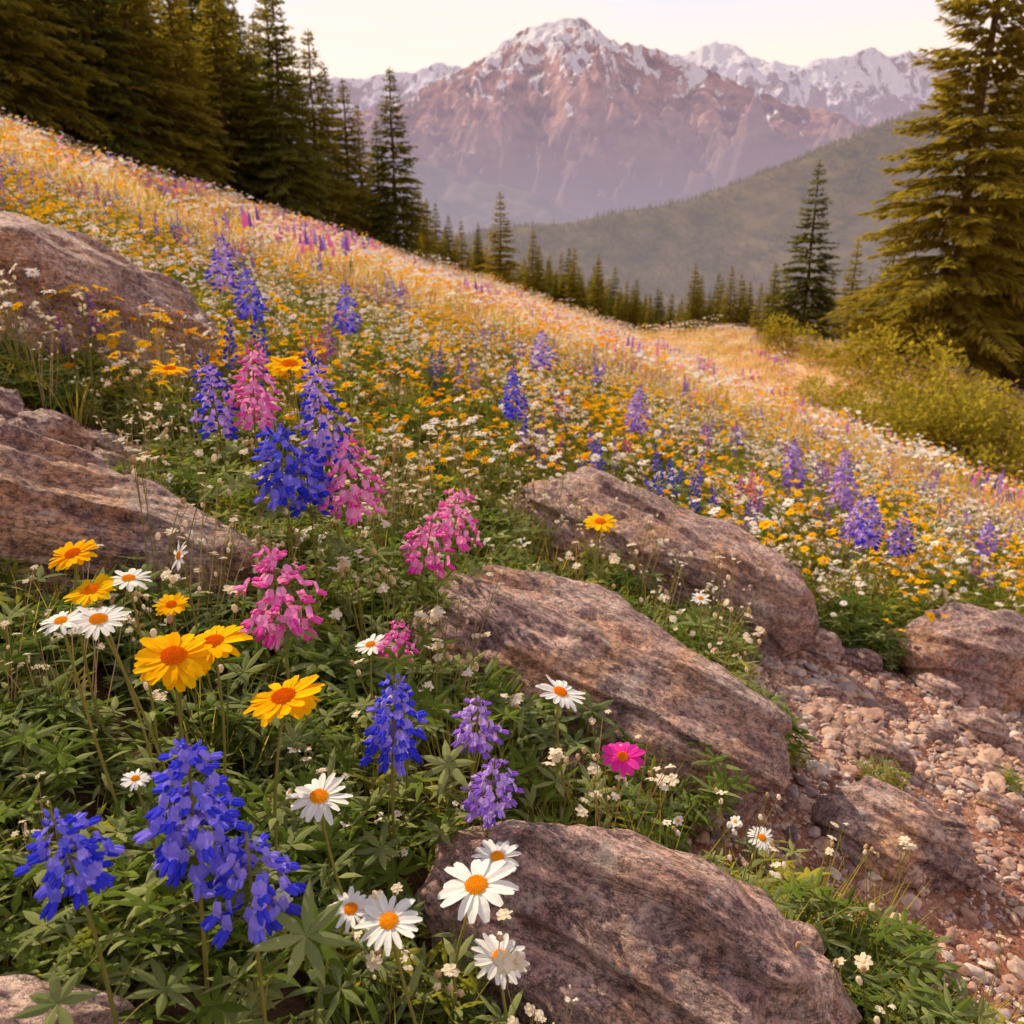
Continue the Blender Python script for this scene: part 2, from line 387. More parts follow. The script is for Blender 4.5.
n3=noise(N,L,v,.5,5,.7);r3=ramp(N,[(.3,(.24,.20,.06)),(.5,(.60,.40,.21)),(.7,(.84,.56,.38))]);L.new(n3.outputs[0],r3.inputs[0])
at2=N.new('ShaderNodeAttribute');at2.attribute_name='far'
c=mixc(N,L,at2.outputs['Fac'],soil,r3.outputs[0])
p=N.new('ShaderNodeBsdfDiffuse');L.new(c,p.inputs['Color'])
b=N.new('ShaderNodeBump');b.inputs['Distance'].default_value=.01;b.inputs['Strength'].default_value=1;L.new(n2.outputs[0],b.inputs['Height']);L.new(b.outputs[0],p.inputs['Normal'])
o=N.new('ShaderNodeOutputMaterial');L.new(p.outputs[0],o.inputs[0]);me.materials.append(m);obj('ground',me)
# ---------------------------------------------------------------- gravel
m,nt,N,L=newmat('pebble');oi=N.new('ShaderNodeObjectInfo');tc=N.new('ShaderNodeTexCoord')
r=ramp(N,[(0,(.18,.11,.11)),(.2,(.42,.23,.17)),(.4,(.56,.34,.25)),(.6,(.66,.44,.33)),(.8,(.36,.26,.26)),(1,(.80,.65,.55))]);L.new(oi.outputs['Random'],r.inputs[0])
nn=noise(N,L,tc.outputs['Object'],3,4,.7);r2=ramp(N,[(.3,(.6,.6,.6)),(.7,(1.2,1.2,1.2))]);L.new(nn.outputs[0],r2.inputs[0])
p=N.new('ShaderNodeBsdfPrincipled');p.inputs['Roughness'].default_value=.7;L.new(mixc(N,L,1.,r.outputs[0],r2.outputs[0],'MULTIPLY'),p.inputs['Base Color'])
o=N.new('ShaderNodeOutputMaterial');L.new(p.outputs[0],o.inputs[0]);MT['pebble']=m
peb=[]
for i in range(8):
    r_=np.random.default_rng(i+50);d,fs=ico(3);q=d.copy()
    for j in range(9):
        nn_=r_.normal(size=3);nn_/=np.linalg.norm(nn_);e=np.maximum(0,q@nn_-r_.uniform(.5,.88));q=q-e[:,None]*nn_*.9
    q=q*(1+(fbm(q[:,0]*1.5+i*9,q[:,1]*1.5,q[:,2]*1.5,o=2,s=i)-.5)[:,None]*.5)*np.array([.5,r_.uniform(.30,.45),r_.uniform(.18,.32)])
    me=bpy.data.meshes.new('pebble');me.from_pydata(q.tolist(),[],fs);me.polygons.foreach_set('use_smooth',[i%2==0]*len(fs));me.materials.append(MT['pebble']);peb.append(('pebble',me))
pc=coll('pebbles',peb)
nG=120000
x=rng.uniform(-2.1,2.9,nG);y=rng.uniform(.3,3.1,nG)
keep=inpoly(x+(fbm(x*5,y*5,s=2)-.5)*.25,y+(fbm(x*5,y*5,s=4)-.5)*.25,PATH)|inpoly(x,y,LG)
dens=fbm(x*2.5,y*2.5,o=3,s=40);keep&=rng.random(nG)<np.clip((dens-.24)*2.8+.3*ss(1.1,2.0,y),.35,1)
keep&=~rockmask(x,y,.8);x=x[keep];y=y[keep];nP=len(x)
sz=.005+.012*rng.random(nP)**1.5+ (rng.random(nP)<.12)*rng.uniform(.01,.03,nP)+(rng.random(nP)<.035*ss(1.3,2.0,y))*rng.uniform(.02,.06,nP)
scatter('gravel',np.stack([x,y,gz(x,y)+sz*.08],1),np.stack([rng.normal(0,.25,nP),rng.normal(0,.25,nP)+.3,rng.uniform(0,6.28,nP)],1),sz,rng.integers(0,8,nP),pc)
# ---------------------------------------------------------------- plant variants
def mk(fn,name):
    b=MB([]);fn(b);return (name,b.mesh(name))
def grass_tuft(b,n=26,h=.16,r=.03,k='grass',w=.0035,spread=.5):
    for i in range(n):
        g=U(0,6.28);q=r*math.sqrt(R());d=V((math.cos(g)*U(0,spread),math.sin(g)*U(0,spread),1)).normalized();s=V((-math.sin(g),math.cos(g),0))
        l=h*U(.5,1.1);blade(b,V((math.cos(g)*q,math.sin(g)*q,-.01)),d,s,l,w,V((math.cos(g),math.sin(g),-.4))*(l*U(.05,.4)),k,4,GRASS,.2)
def smalls(b,n=5,h=.24,kp='cream',rr=.011,dry=False):
    for i in range(n):
        g=U(0,6.28);q=U(.01,.07);top=V((math.cos(g)*q*1.6,math.sin(g)*q*1.6,h*U(.6,1.1)));pts=curvepts(V((math.cos(g)*q*.3,math.sin(g)*q*.3,-.01)),top,V((U(-.01,.01),U(-.01,.01),0)),5)
        tube(b,pts,.0011,.0007,'drystem' if dry else 'stem',3)
        for j in range(random.choice([1,2,3,4])):
            e=top+V((U(-.014,.014),U(-.014,.014),U(-.012,.008)))*(h/.22)
            if j:tube(b,[pts[-2],e],.0006,.0005,'stem',3)
            if R()<.5: head(b,e,V((U(-.5,.5),U(-.5,.5),1)),rr*U(.6,1.1),7,kp,'centre' if kp!='cream' else 'cream',rc=.35,fine=False,wf=1.1)
            else: ell(b,e,V((U(-.3,.3),U(-.3,.3),1)).normalized(),V((1,0,0)),rr*.55,rr*.38,kp if R()<.5 else 'drystem',5,4)
def midflowers(b,n,h,rr,kp,kc,npt=12,sp=.12):
    for i in range(n):
        g=U(0,6.28);q=sp*math.sqrt(R());top=V((math.cos(g)*q,math.sin(g)*q,h*U(.6,1.1)));tube(b,curvepts(V((math.cos(g)*q*.3,math.sin(g)*q*.3,-.01)),top,V((U(-.01,.01),U(-.01,.01),0)),4),.0014,.001,'stem',3)
        head(b,top,V((U(-.5,.5),U(-.5,.3),1)),rr*U(.6,1.1),npt,kp,kc,rc=.3,fine=False,wf=1.15)
near=[mk(lambda b:leafy(b,.08,.13,24),'leaf_clump') for _ in range(3)]+\
     [mk(lambda b:leafy(b,.07,.12,22,('leafbright','leafgrey'),.034,.75),'leaf_clump') for _ in range(2)]+\
     [mk(lambda b:grass_tuft(b),'grass_tuft') for _ in range(2)]+\
     [mk(lambda b:smalls(b,6,.26),'cream_flowers') for _ in range(2)]+\
     [mk(lambda b:smalls(b,4,.22,'white',.010),'small_white_flowers')]+\
     [mk(lambda b:smalls(b,7,.28,'cream',.008,True),'seed_heads')]
NC=coll('near_plants',near)
def midleaf(b): leafy(b,.14,.22,24,('leaf','leafbright'),.07)
mid=[mk(midleaf,'leaf_clump') for _ in range(3)]+\
    [mk(lambda b:(leafy(b,.12,.16,12,('leafbright','leafgrey'),.06),grass_tuft(b,24,.28,.08,'grass',.006)),'grassy_clump') for _ in range(2)]+\
    [mk(lambda b:(grass_tuft(b,30,.34,.09,'drygrass',.005),grass_tuft(b,12,.26,.08,'grass',.006)),'dry_grass') for _ in range(2)]+\
    [mk(lambda b:midflowers(b,6,.38,.031,'yellow','centreorange',sp=.16),'yellow_flowers') for _ in range(2)]+\
    [mk(lambda b:midflowers(b,5,.38,.027,'gold','centreorange',sp=.16),'gold_flowers')]+\
    [mk(lambda b:midflowers(b,7,.36,.025,'white','centre',14,sp=.15),'white_daisies') for _ in range(2)]+\
    [mk(lambda b:smalls(b,10,.38,'cream',.018),'cream_flowers') for _ in range(2)]
MC=coll('meadow_plants',mid)
def lup_low(kw,kb,h=.44,sp=.18,w=.055):
    def f(b):
        for i in range(random.choice([2,3])):
            g=U(0,6.28);q=U(0,.1);bs=V((math.cos(g)*q,math.sin(g)*q,0));lupine(b,bs,bs+V((U(-.03,.03),U(-.03,.03),h*U(.75,1.1))),sp*U(.8,1.2),w,kw,kb,low=True)
    return f
lp=[mk(lup_low('blue','bluelight'),'blue_lupine'),mk(lup_low('violet','violetlight'),'violet_lupine'),mk(lup_low('pink','pinklight'),'pink_lupine'),mk(lup_low('violet','pinklight'),'mauve_lupine')]
LC=coll('lupine_plants',lp)
def patch(kp,nfl,k='drygrass',h=.42,fr=.034,ng=56,spike=False,kg='grass'):
    def f(b):
        for i in range(ng):
            g=U(0,6.28);q=.45*math.sqrt(R());d=V((U(-.35,.35),U(-.35,.35),1)).normalized();l=h*U(.5,1.0)
            kk=k if R()<.62 else kg
            quadblade(b,V((math.cos(g)*q,math.sin(g)*q,-.03)),d,perp(V((U(-1,1),U(-1,1),.1))),l,.02,V((U(-.08,.08),U(-.08,.08),-.02)),kk)
        for i in range(nfl):
            g=U(0,6.28);q=.45*math.sqrt(R());c=V((math.cos(g)*q,math.sin(g)*q,h*U(.85,1.2)));k2=random.choice(kp)
            if spike:
                for j in range(7): ell(b,c+V((U(-.006,.006),U(-.006,.006),.06-.022*j)),Z,V((1,0,0)),.018,.012+.003*j,k2,5,3)
            else: head(b,c,V((U(-.5,.5),U(-.6,.3),1)),fr*U(.7,1.2),7,k2,'centreorange' if k2 in('yellow','gold') else 'cream',rc=.3,fine=False,wf=1.3)
    return f
fp=[mk(patch(['cream','white','white'],20),'pale_patch'),mk(patch(['yellow','gold','yellow','cream'],20),'yellow_patch'),mk(patch(['violet','violetlight','pinklight'],12,spike=True,kg='leaf'),'lupine_patch'),
    mk(patch(['cream','yellow'],10,ng=76),'dry_grass_patch'),mk(patch(['white','cream','yellow'],18,k='grass'),'green_patch'),mk(patch(['pinklight','cream'],14),'pink_patch')]
FC=coll('meadow_patches',fp)
def place(N_,x0,x1,y0,y1,keepf):
    x=rng.uniform(x0,x1,N_);y=rng.uniform(y0,y1,N_);k=keepf(x,y);return x[k],y[k]
def rotz(n,t=.12): return np.stack([rng.normal(0,t,n),rng.normal(0,t,n)+.12,rng.uniform(0,6.28,n)],1)
kf=lambda x,y:(np.abs(x)<.75*y+.6)&~pathmask(x,y)&~rockmask(x,y,.97)
x,y=place(4900,-3.3,3.3,.28,3.2,kf);nP=len(x)
w=np.array([.17,.17,.16,.12,.12,.08,.08,.06,.05,.02,.08]);idx=rng.choice(11,nP,p=w/w.sum())
scatter('meadow_foliage',np.stack([x,y,gz(x,y)],1),rotz(nP),rng.uniform(.6,1.2,nP)*(.85+.25*ss(.6,1.5,y)),idx,NC)
tx=[]
for cx_,cy_,n_ in [(.60,1.66,7),(.86,1.70,4),(.52,1.54,5),(.5,1.03,24),(.58,.98,16),(.45,1.07,10),(.62,.93,10),(1.3,2.0,2),(.3,1.22,6)]:
    for _ in range(n_):tx.append((cx_+random.gauss(0,.05),cy_+random.gauss(0,.05)))
tx=np.array(tx);scatter('grass_tufts',np.stack([tx[:,0],tx[:,1],gz(tx[:,0],tx[:,1])],1),rotz(len(tx)),rng.uniform(.35,.7,len(tx)),rng.choice([3,4,5,6,5,6,3,4,5,6],len(tx)),NC)
kf=lambda x,y:(np.abs(x)<.75*y+.7)&~pathmask(x,y)&~rockmask(x,y,.9)
x,y=place(18500,-11.5,11.5,2.6,14,kf);nP=len(x)
k_=rng.random(nP)<np.clip(1.15-(y-2.7)/14,.35,1);x=x[k_];y=y[k_];nP=len(x)
a1=fbm(x*.7,y*.7,o=3,s=61);a2=fbm(x*.9,y*.9,o=3,s=62);ff=ss(5,13,y)
P=np.stack([.26-.12*ff+0*a1,.26-.12*ff+0*a1,.22-.08*ff+0*a1,.18+0*a1,.18+0*a1,.02+.12*ff,.02+.12*ff,
   .32*np.clip((a1-.35)*5,0.18,1.2),.32*np.clip((a1-.35)*5,.18,1.2),.18*np.clip((a1-.37)*4,.12,1),
   .20*np.clip((a2-.36)*5,.2,1.1),.20*np.clip((a2-.36)*5,.2,1.1),.12+.12*ff,.12+.12*ff],1)
P/=P.sum(1,keepdims=True);idx=(P.cumsum(1)<rng.random(nP)[:,None]).sum(1).clip(0,13)
scatter('wildflower_meadow',np.stack([x,y,gz(x,y)],1),rotz(nP),rng.uniform(.6,1.05,nP),idx,MC)
x,y=place(5000,-18,20,3.0,26,lambda x,y:(np.abs(x)<.8*y+1)&~pathmask(x,y)&~rockmask(x,y)&(fbm(x*.45,y*.45,o=2,s=80)>.46-.06*ss(0,3,x)))
nP=len(x);idx=np.where(rng.random(nP)<.3,0,np.where(rng.random(nP)<.55,1,np.where(rng.random(nP)<.35,2,3)))
k_=rng.random(nP)<.5;x=x[k_];y=y[k_];idx=idx[k_];nP=len(x)
scatter('lupine_drifts',np.stack([x,y,gz(x,y)],1),rotz(nP,.06),rng.uniform(.75,1.2,nP),idx,LC)
x,y=place(12500,-50,50,12,62,lambda x,y:(np.abs(x)<.8*y+1));nP=len(x)
a1=fbm(x*.16,y*.3,o=3,s=71);a2=fbm(x*.14,y*.3,o=3,s=72);near_=1-ss(14,40,y)
P=np.stack([.34+0*a1,.44*np.clip((a1-.38)*6,.2,1)*(.35+near_),.28*np.clip((a2-.46)*7,.03,1)*(.4+near_*.6),.24+0*a1,.20*near_+.04,.24+0*a1],1);P/=P.sum(1,keepdims=True)
idx=(P.cumsum(1)<rng.random(nP)[:,None]).sum(1).clip(0,5)
scatter('far_meadow_grass',np.stack([x,y,gz(x,y)],1),rotz(nP,.05),rng.uniform(.85,1.4,nP),idx,FC)
x,y=place(7000,-110,130,60,215,lambda x,y:(np.abs(x)<.8*y+1));nP=len(x)
scatter('distant_grass',np.stack([x,y,gz(x,y)],1),rotz(nP,.05),rng.uniform(1.8,2.8,nP),rng.choice([0,3,3,5,5,0],nP),FC)
# ---------------------------------------------------------------- hero flowers
def hero_daisy(x,y,h,Wd,kp='white',kc='centre',npet=17,name='daisy',rc=.30,layers=1,tilt=None,wf=1):
    b=MB([]);g=G(x,y);bx=x+U(-.05,.05);by=y+U(0,.06);top=V((x,y,g+h));base=V((bx,by,G(bx,by)-.01))
    t=tilt or V((U(-.25,.25),U(-.35,-.05),1));t.normalize()
    pts=curvepts(base,top-t*.006,V((U(-.02,.02),U(-.01,.01),0)),8);tube(b,pts,.0022,.0016,'stem',6)
    head(b,top,t,Wd/2,npet,kp,kc,rc=rc,layers=layers,wf=wf)
    for i in range(5):
        p=pts[random.choice([1,2,3,4])];gg=U(0,6.28);d=V((math.cos(gg),math.sin(gg),U(.4,1))).normalized();blade(b,p,d,perp(d),U(.03,.055),.009,V((0,0,-.015)),'leafgrey',3)
    o_=V((x,y,g));b.v=[a-o_ for a in b.v];me=b.mesh(name);return obj(name,me,o_)
D=[(-.213,.796,.25,.071),(-.036,.701,.27,.083),(-.118,.653,.24,.065),(-.012,.685,.20,.061),(-.017,.818,.22,.058),(-.481,.903,.32,.070),(-.508,.874,.32,.05),(-.494,1.017,.33,.058),(-.228,.652,.22,.047),(.407,1.152,.12,.05),(-.204,1.108,.30,.05),(-.159,.677,.22,.049),(-.378,.729,.25,.03),(.429,1.78,.30,.045)]
for d in D: hero_daisy(*d,npet=random.choice([15,17,19]))
hero_daisy(-.478,1.144,.33,.045,tilt=V((-.8,-.6,.4)))
hero_daisy(.072,1.127,.30,.075,kc='centreorange',npet=18,tilt=V((.3,-.1,1)))
hero_daisy(.162,1.075,.25,.066,'magenta','centreorange',13,'pink_daisy',rc=.27,wf=1.1,tilt=V((0,-.35,1)))
for (x,y,h,W) in [(-.363,.821,.35,.088),(-.343,.881,.35,.084),(-.248,.817,.35,.088),(-.548,.995,.35,.064),(-.51,.952,.33,.062),(-.517,1.992,.5,.12),(.222,2.037,.35,.09),(-.455,1.043,.3,.047),(-.785,1.96,.4,.09)]:
    hero_daisy(x,y,h,W,'yellow','centreorange',14,'yellow_arnica',rc=.32,layers=2,tilt=V((U(-.2,.2),U(-.3,-.05),1)))
def hero_lup(x,y,h,spl,W,kw,kb,lean=(0,0),loose=.2):
    b=MB([]);g=G(x,y);tz=h+spl/2
    top=V((lean[0],lean[1],tz));base=V((-lean[0]*.5,.01,-.01));lupine(b,base,top,spl,W,kw,kb,loose=loose)
    return obj('pink_wildflower' if kw=='pink' else 'lupine',b.mesh('lupine'),(x,y,g))
BL=('blue','bluelight');VI=('violet','violetlight');PK=('pink','pinklight');VB=('blue','violetlight')
for a in [(-.31,.67,.30,.135,.09,*BL),(-.37,.58,.28,.075,.07,*BL),(-.24,.63,.28,.085,.078,*BL),(-.15,.94,.30,.12,.085,*BL),(-.06,.99,.30,.075,.066,*VI),(-.04,.90,.26,.08,.07,*VI),
   (-.42,1.47,.40,.14,.11,*BL),(-.385,1.52,.36,.12,.10,*BL),(-.36,1.60,.5,.22,.095,*VB),(-.58,1.61,.45,.16,.08,*VB),(-.5,1.61,.5,.17,.09,*PK),
   (-1.4,4.3,.5,.26,.14,*VB),(-1.03,3.42,.5,.2,.11,*BL),(-.76,4.06,.5,.24,.12,*BL),(.22,6.76,.5,.3,.18,*VB),(.01,2.9,.5,.18,.08,*BL),(.66,4.36,.5,.25,.12,*VI),
   (1.68,4.16,.5,.33,.13,*VI),(1.61,4.7,.45,.28,.13,*VI),(1.39,3.14,.45,.22,.10,*VB),(1.71,3.49,.4,.2,.1,*VB),(1.48,3.4,.42,.2,.1,*VI),(2.78,4.66,.4,.22,.12,*VI),(-.16,1.09,.33,.06,.05,*PK)]:
    hero_lup(*a,lean=(U(-.02,.02),U(-.02,.02)))
hero_lup(-.33,1.09,.35,.15,.095,*PK,loose=.7);hero_lup(-.30,1.53,.4,.16,.10,*PK,loose=.6);hero_lup(-.16,1.61,.35,.13,.09,*PK,lean=(.06,0),loose=.6);hero_lup(-.21,1.52,.30,.10,.09,*PK,lean=(.06,0),loose=.6)
# ---------------------------------------------------------------- conifers
def conifer(h,rb,levels,seed,kn='needle',sp=.15,gap=.08,pw=.85):
    random.seed(seed);b=MB([])
    tube(b,[V((U(-.02,.02)*h*.2*(i>0),U(-.02,.02)*h*.2*(i>0),h*i/7-.3*(i==0))) for i in range(8)],h*.016,h*.002,'bark',8)
    for i in range(levels):
        f=(i+R()*.8)/levels;z=h*(.06+.93*f);n_=random.choice([5,6,7]) if f<.9 else 4
        env=rb*(1-f)**pw*(.75+.25*min(1,f*6))+.05*h*.1;g0=U(0,6.28)
        for j in range(n_):
            if R()<gap:continue
            g=g0+6.283*j/n_+U(-.35,.35);Lb=env*U(.62,1.18);r=V((math.cos(g),math.sin(g),0));e0=.45*f+U(-.1,.15)-.12;droop=-(.30-.28*f)*Lb*U(.7,1.4)
            d=(r+Z*e0).normalized();p0=V((0,0,z));s=V((-math.sin(g),math.cos(g),0))
            nt_=max(3,int(Lb/sp));cv=Z*droop
            quadblade(b,p0,d,s,Lb,.04,cv,'bark')
            for q in range(1,nt_+1):
                t=q/nt_
                if t<.15:continue
                p=p0+d*(Lb*t)+cv*(t*t)+Z*(.12*Lb*max(0,t-.8))
                tl=(.42*Lb*(1-t)**.7+.20)*U(.7,1.2);tl=min(tl,.95)
                for sg in(-1,1):
                    dd=(s*sg*U(.7,1)+d*U(.5,.9)+Z*U(-.35,.1)).normalized()
                    sd=dd.cross(Z+r*U(-.5,.5)).normalized()
                    quadblade(b,p,dd,sd,tl,.15*U(.8,1.3),Z*(-tl*U(.1,.35)),kn)
                    if tl>.35:
                        quadblade(b,p+dd*tl*.45,(dd+d*.9+Z*U(-.5,.1)).normalized(),sd,tl*.55,.13,Z*(-tl*.15),kn)
                        quadblade(b,p+dd*tl*.3,(dd*.5-Z*.6+d*.2).normalized(),s,tl*.45,.12,V((0,0,0)),kn)
            pe=p0+d*Lb+cv;quadblade(b,pe-d*.1,(d+Z*.3).normalized(),s,.3,.12,V((0,0,0)),kn)
    return b.mesh('conifer')
big=[conifer(17,3.9,52,1,'needlegold'),conifer(17,3.5,54,2,'needle')]
sm=[conifer(11,2.6,38,3,'needle',.19),conifer(11,2.4,38,4,'needlegold',.19),conifer(11,2.8,36,5,'needlegold',.19)]
random.seed(99)
def tree(px_a,t,h,me,h0,name='conifer_tree'):
    x=px_a*t;y=t*1.06;obj(name,me,(x,y,G(x,y)-.1),U(0,6.28),(h/h0*U(.95,1.1),)*2+(h/h0,))
for a,t,h in [(-.137,50,10.6),(-.19,52,9.6),(-.225,48,10.8),(-.262,44,11.8),(-.30,46,10),(-.328,44,10.6),(-.375,40,10.3),(-.425,38,12),(-.47,36,12),(-.53,34,12.5),(-.58,31,12),(-.64,30,13),
   (-.245,56,11.5),(-.285,58,12.5),(-.35,54,14),(-.40,50,13),(-.45,48,15),(-.50,46,15),(-.56,44,15),(-.61,40,15),(-.66,38,15),(-.7,33,14),(-.155,60,9),(-.175,56,9),(-.21,58,11),(-.27,52,13),(-.32,50,13),
   (-.014,92,10.8),(.025,100,9),(.068,104,8.5),(-.04,96,7),(-.075,82,6),(-.09,78,6.5),(-.06,88,6.2),(.1,118,7),(.13,122,6),(-.11,72,7),(-.10,66,5.5)]:
    tree(a,t,h,sm[random.choice([0,1,2,0])],11)
tree(.53,31,18.5,big[0],17);tree(.62,33,20,big[0],17);tree(.575,38,15,big[1],17);tree(.355,44,9.6,sm[0],11);tree(.41,49,7.6,sm[1],11);tree(.455,44,8.5,sm[1],11);tree(.30,55,4.0,sm[1],11);tree(.33,52,5,sm[1],11)
tree(.48,46,9,sm[2],11);tree(.68,36,15,big[0],17);tree(.385,58,7,sm[1],11);tree(.43,60,8,sm[2],11);tree(.315,47,4.6,sm[2],11)
TC=coll('line_trees',[('conifer',m_) for m_ in sm])
pts=[];sc=[]
for i in range(260):
    a=U(.04,.36);t=U(100,200);x=a*t;y=t*1.06;pts.append((x,y,G(x,y)-.2));sc.append(U(.35,.85))
for i in range(70):
    a=U(-.12,.1);t=U(100,190);x=a*t;y=t*1.06;pts.append((x,y,G(x,y)-.2));sc.append(U(.35,.7))
for i in range(100):
    a=U(.20,.40);t=U(58,95);x=a*t;y=t*1.06;pts.append((x,y,G(x,y)-.2));sc.append(U(.25,.55))
for i in range(220):
    a=U(-.85,-.3);t=U(52,110);x=a*t;y=t*1.06;pts.append((x,y,G(x,y)-.2));sc.append(U(.9,1.5))
scatter('distant_tree_line',pts,[(0,0,U(0,6.28)) for _ in pts],sc,[random.choice([0,1,2]) for _ in pts],TC)
def shrub(seed,r=1.3,h=1.5):
    random.seed(seed);b=MB([])
    cl=[V((U(-1,1)*r*.8,U(-1,1)*r*.8,h*U(.2,.95))) for _ in range(15)]
    for c in cl:
        tube(b,curvepts(V((c.x*.15,c.y*.15,-.05)),c,V((0,0,.1)),4),.02,.006,'bark',4)
        rc_=r*U(.25,.45)
        for i in range(130):
            d=V((random.gauss(0,1),random.gauss(0,1),random.gauss(0,1))).normalized();p=c+d*(rc_*R()**.35)
            dd=(d+Z*.3+V((U(-.8,.8),U(-.8,.8),U(-.4,.4)))).normalized();quadblade(b,p,dd,perp(dd+V((U(-.5,.5),.1,0))),.14*U(.6,1.3),.08,Z*-.02,'shrubleaf')
    return b.mesh('shrub')
sh=[shrub(i) for i in range(3)];random.seed(5)
for a,t,s in [(.385,27,.9),(.42,24,1.0),(.46,22,1.05),(.50,21,1.1),(.545,20,1.1),(.59,19,1.2),(.64,18,1.2),(.48,25,1.4),(.55,24,1.4),(.62,23,1.5),(.40,32,1.1),(.36,36,1.0),(.33,40,.9),(.44,30,1.3)]:
    x=a*t;y=t*1.02;obj('shrub',sh[random.choice([0,1,2])],(x,y,G(x,y)-.1),U(0,6.28),s*U(.7,1.25))
# ---------------------------------------------------------------- forested hill + mountains
def hmesh(name,xs,ys,fn,mat):
    X,Y=np.meshgrid(xs,ys);Zz=fn(X.ravel(),Y.ravel());I=np.arange(X.size).reshape(X.shape);F=np.stack([I[:-1,:-1],I[:-1,1:],I[1:,1:],I[1:,:-1]],-1).reshape(-1,4)
    me=bpy.data.meshes.new(name);me.from_pydata(np.stack([X.ravel(),Y.ravel(),Zz],1).tolist(),[],F.tolist());me.polygons.foreach_set('use_smooth',[True]*len(F));me.materials.append(mat);return obj(name,me)
cxh=[-2500,-600,-400,-23,120,243,357,471,547,661,775,973,1307,2500,5000];czh=[-300,-150,-60,8,25,45,67,108,134,184,224,276,317,300,250]
def fh(x,y):
    w=(fbm(x/260,y/260,o=3,s=5)-.5)*180
    t=np.clip((y-600)/1100,0,1);C=np.interp(x,cxh,czh)
    bk=1-.5*ss(1700,2900,y)
    z=-350+(C+350)*t**.75*bk
    sp=ridge((x+w*1.2+.7*y)/480,(y+w)/1500,o=4,s=14)
    return z-(1-sp)*290*(4*t*(1-t)+.05)+(fbm(x/60,y/60,o=3,s=33)-.5)*10
def hazemat(name,c1,c2,hz,f0,f1,z0,z1,snow=None,low=None,bump=0,nsc=.004):  # distance haze painted into the surface as emission, mixed by world height
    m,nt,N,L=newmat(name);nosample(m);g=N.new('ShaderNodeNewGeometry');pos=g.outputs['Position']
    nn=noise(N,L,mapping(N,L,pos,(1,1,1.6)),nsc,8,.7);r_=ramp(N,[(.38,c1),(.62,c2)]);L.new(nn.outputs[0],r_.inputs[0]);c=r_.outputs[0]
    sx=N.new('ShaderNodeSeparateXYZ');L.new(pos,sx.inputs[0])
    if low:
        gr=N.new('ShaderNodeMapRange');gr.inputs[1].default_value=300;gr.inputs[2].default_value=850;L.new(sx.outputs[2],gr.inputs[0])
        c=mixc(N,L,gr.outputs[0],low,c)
    if snow:
        zs0,zs1,thr,sn=snow
        n2=noise(N,L,mapping(N,L,pos,(1.8,.8,1.0)),.0030,9,.70,.8)
        n_=N.new('ShaderNodeSeparateXYZ');L.new(g.outputs['Normal'],n_.inputs[0])
        a=N.new('ShaderNodeMapRange');a.inputs[1].default_value=zs0;a.inputs[2].default_value=zs1;a.inputs[3].default_value=-.22;a.inputs[4].default_value=.02;L.new(sx.outputs[2],a.inputs[0])
        s1=N.new('ShaderNodeMath');s1.operation='ADD';L.new(n2.outputs[0],s1.inputs[0]);L.new(a.outputs[0],s1.inputs[1])
        s3=N.new('ShaderNodeMath');s3.operation='MULTIPLY_ADD';L.new(n_.outputs[2],s3.inputs[0]);s3.inputs[1].default_value=sn;L.new(s1.outputs[0],s3.inputs[2])
        rs=ramp(N,[(thr,(0,0,0)),(thr+.015,(1,1,1))]);L.new(s3.outputs[0],rs.inputs[0]);c=mixc(N,L,rs.outputs[0],c,(.92,.89,.92))
    p=N.new('ShaderNodeBsdfDiffuse');L.new(c,p.inputs['Color'])
    if bump:
        bn=noise(N,L,pos,.006,10,.72,.3);bb=N.new('ShaderNodeBump');bb.inputs['Distance'].default_value=bump;bb.inputs['Strength'].default_value=1;L.new(bn.outputs[0],bb.inputs['Height']);L.new(bb.outputs[0],p.inputs['Normal'])
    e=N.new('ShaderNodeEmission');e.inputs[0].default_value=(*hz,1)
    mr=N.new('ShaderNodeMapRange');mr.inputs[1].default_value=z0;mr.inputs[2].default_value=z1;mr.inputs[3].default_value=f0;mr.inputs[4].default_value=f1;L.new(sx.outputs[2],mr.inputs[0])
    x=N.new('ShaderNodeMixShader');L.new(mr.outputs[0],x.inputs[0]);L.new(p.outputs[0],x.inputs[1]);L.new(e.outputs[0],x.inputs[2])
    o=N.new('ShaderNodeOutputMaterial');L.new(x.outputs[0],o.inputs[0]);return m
hm=hazemat('forest_hill_painted_haze',(.04,.045,.02),(.20,.15,.06),(.50,.41,.43),.46,.34,-350,200,nsc=.02)
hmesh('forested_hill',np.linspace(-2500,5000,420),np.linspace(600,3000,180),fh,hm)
def lowtree(seed):
    random.seed(seed);b=MB([])
    for l in range(6):
        z=2+l*2.4;r=3.0*(1-l/6.3);n_=9;vs=[V((0,0,z+3.6))]
        for j in range(n_):
            g=6.283*j/n_+U(-.2,.2);q=r*U(.6,1.2);vs.append(V((math.cos(g)*q,math.sin(g)*q,z+U(-.8,.4))))
        b.add(vs,[(0,1+j,1+(j+1)%n_) for j in range(n_)],'farneedle_painted_haze')
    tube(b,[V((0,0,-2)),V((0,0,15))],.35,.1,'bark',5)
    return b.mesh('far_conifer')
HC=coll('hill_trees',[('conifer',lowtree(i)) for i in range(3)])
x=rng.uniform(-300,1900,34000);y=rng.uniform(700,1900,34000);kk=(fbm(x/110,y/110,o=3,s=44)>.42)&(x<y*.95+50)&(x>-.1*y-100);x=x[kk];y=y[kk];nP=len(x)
scatter('distant_conifer_forest',np.stack([x,y,fh(x,y)-1],1),np.stack([0*x,0*x,rng.uniform(0,6,nP)],1),rng.uniform(.4,.85,nP),rng.integers(0,3,nP),HC)
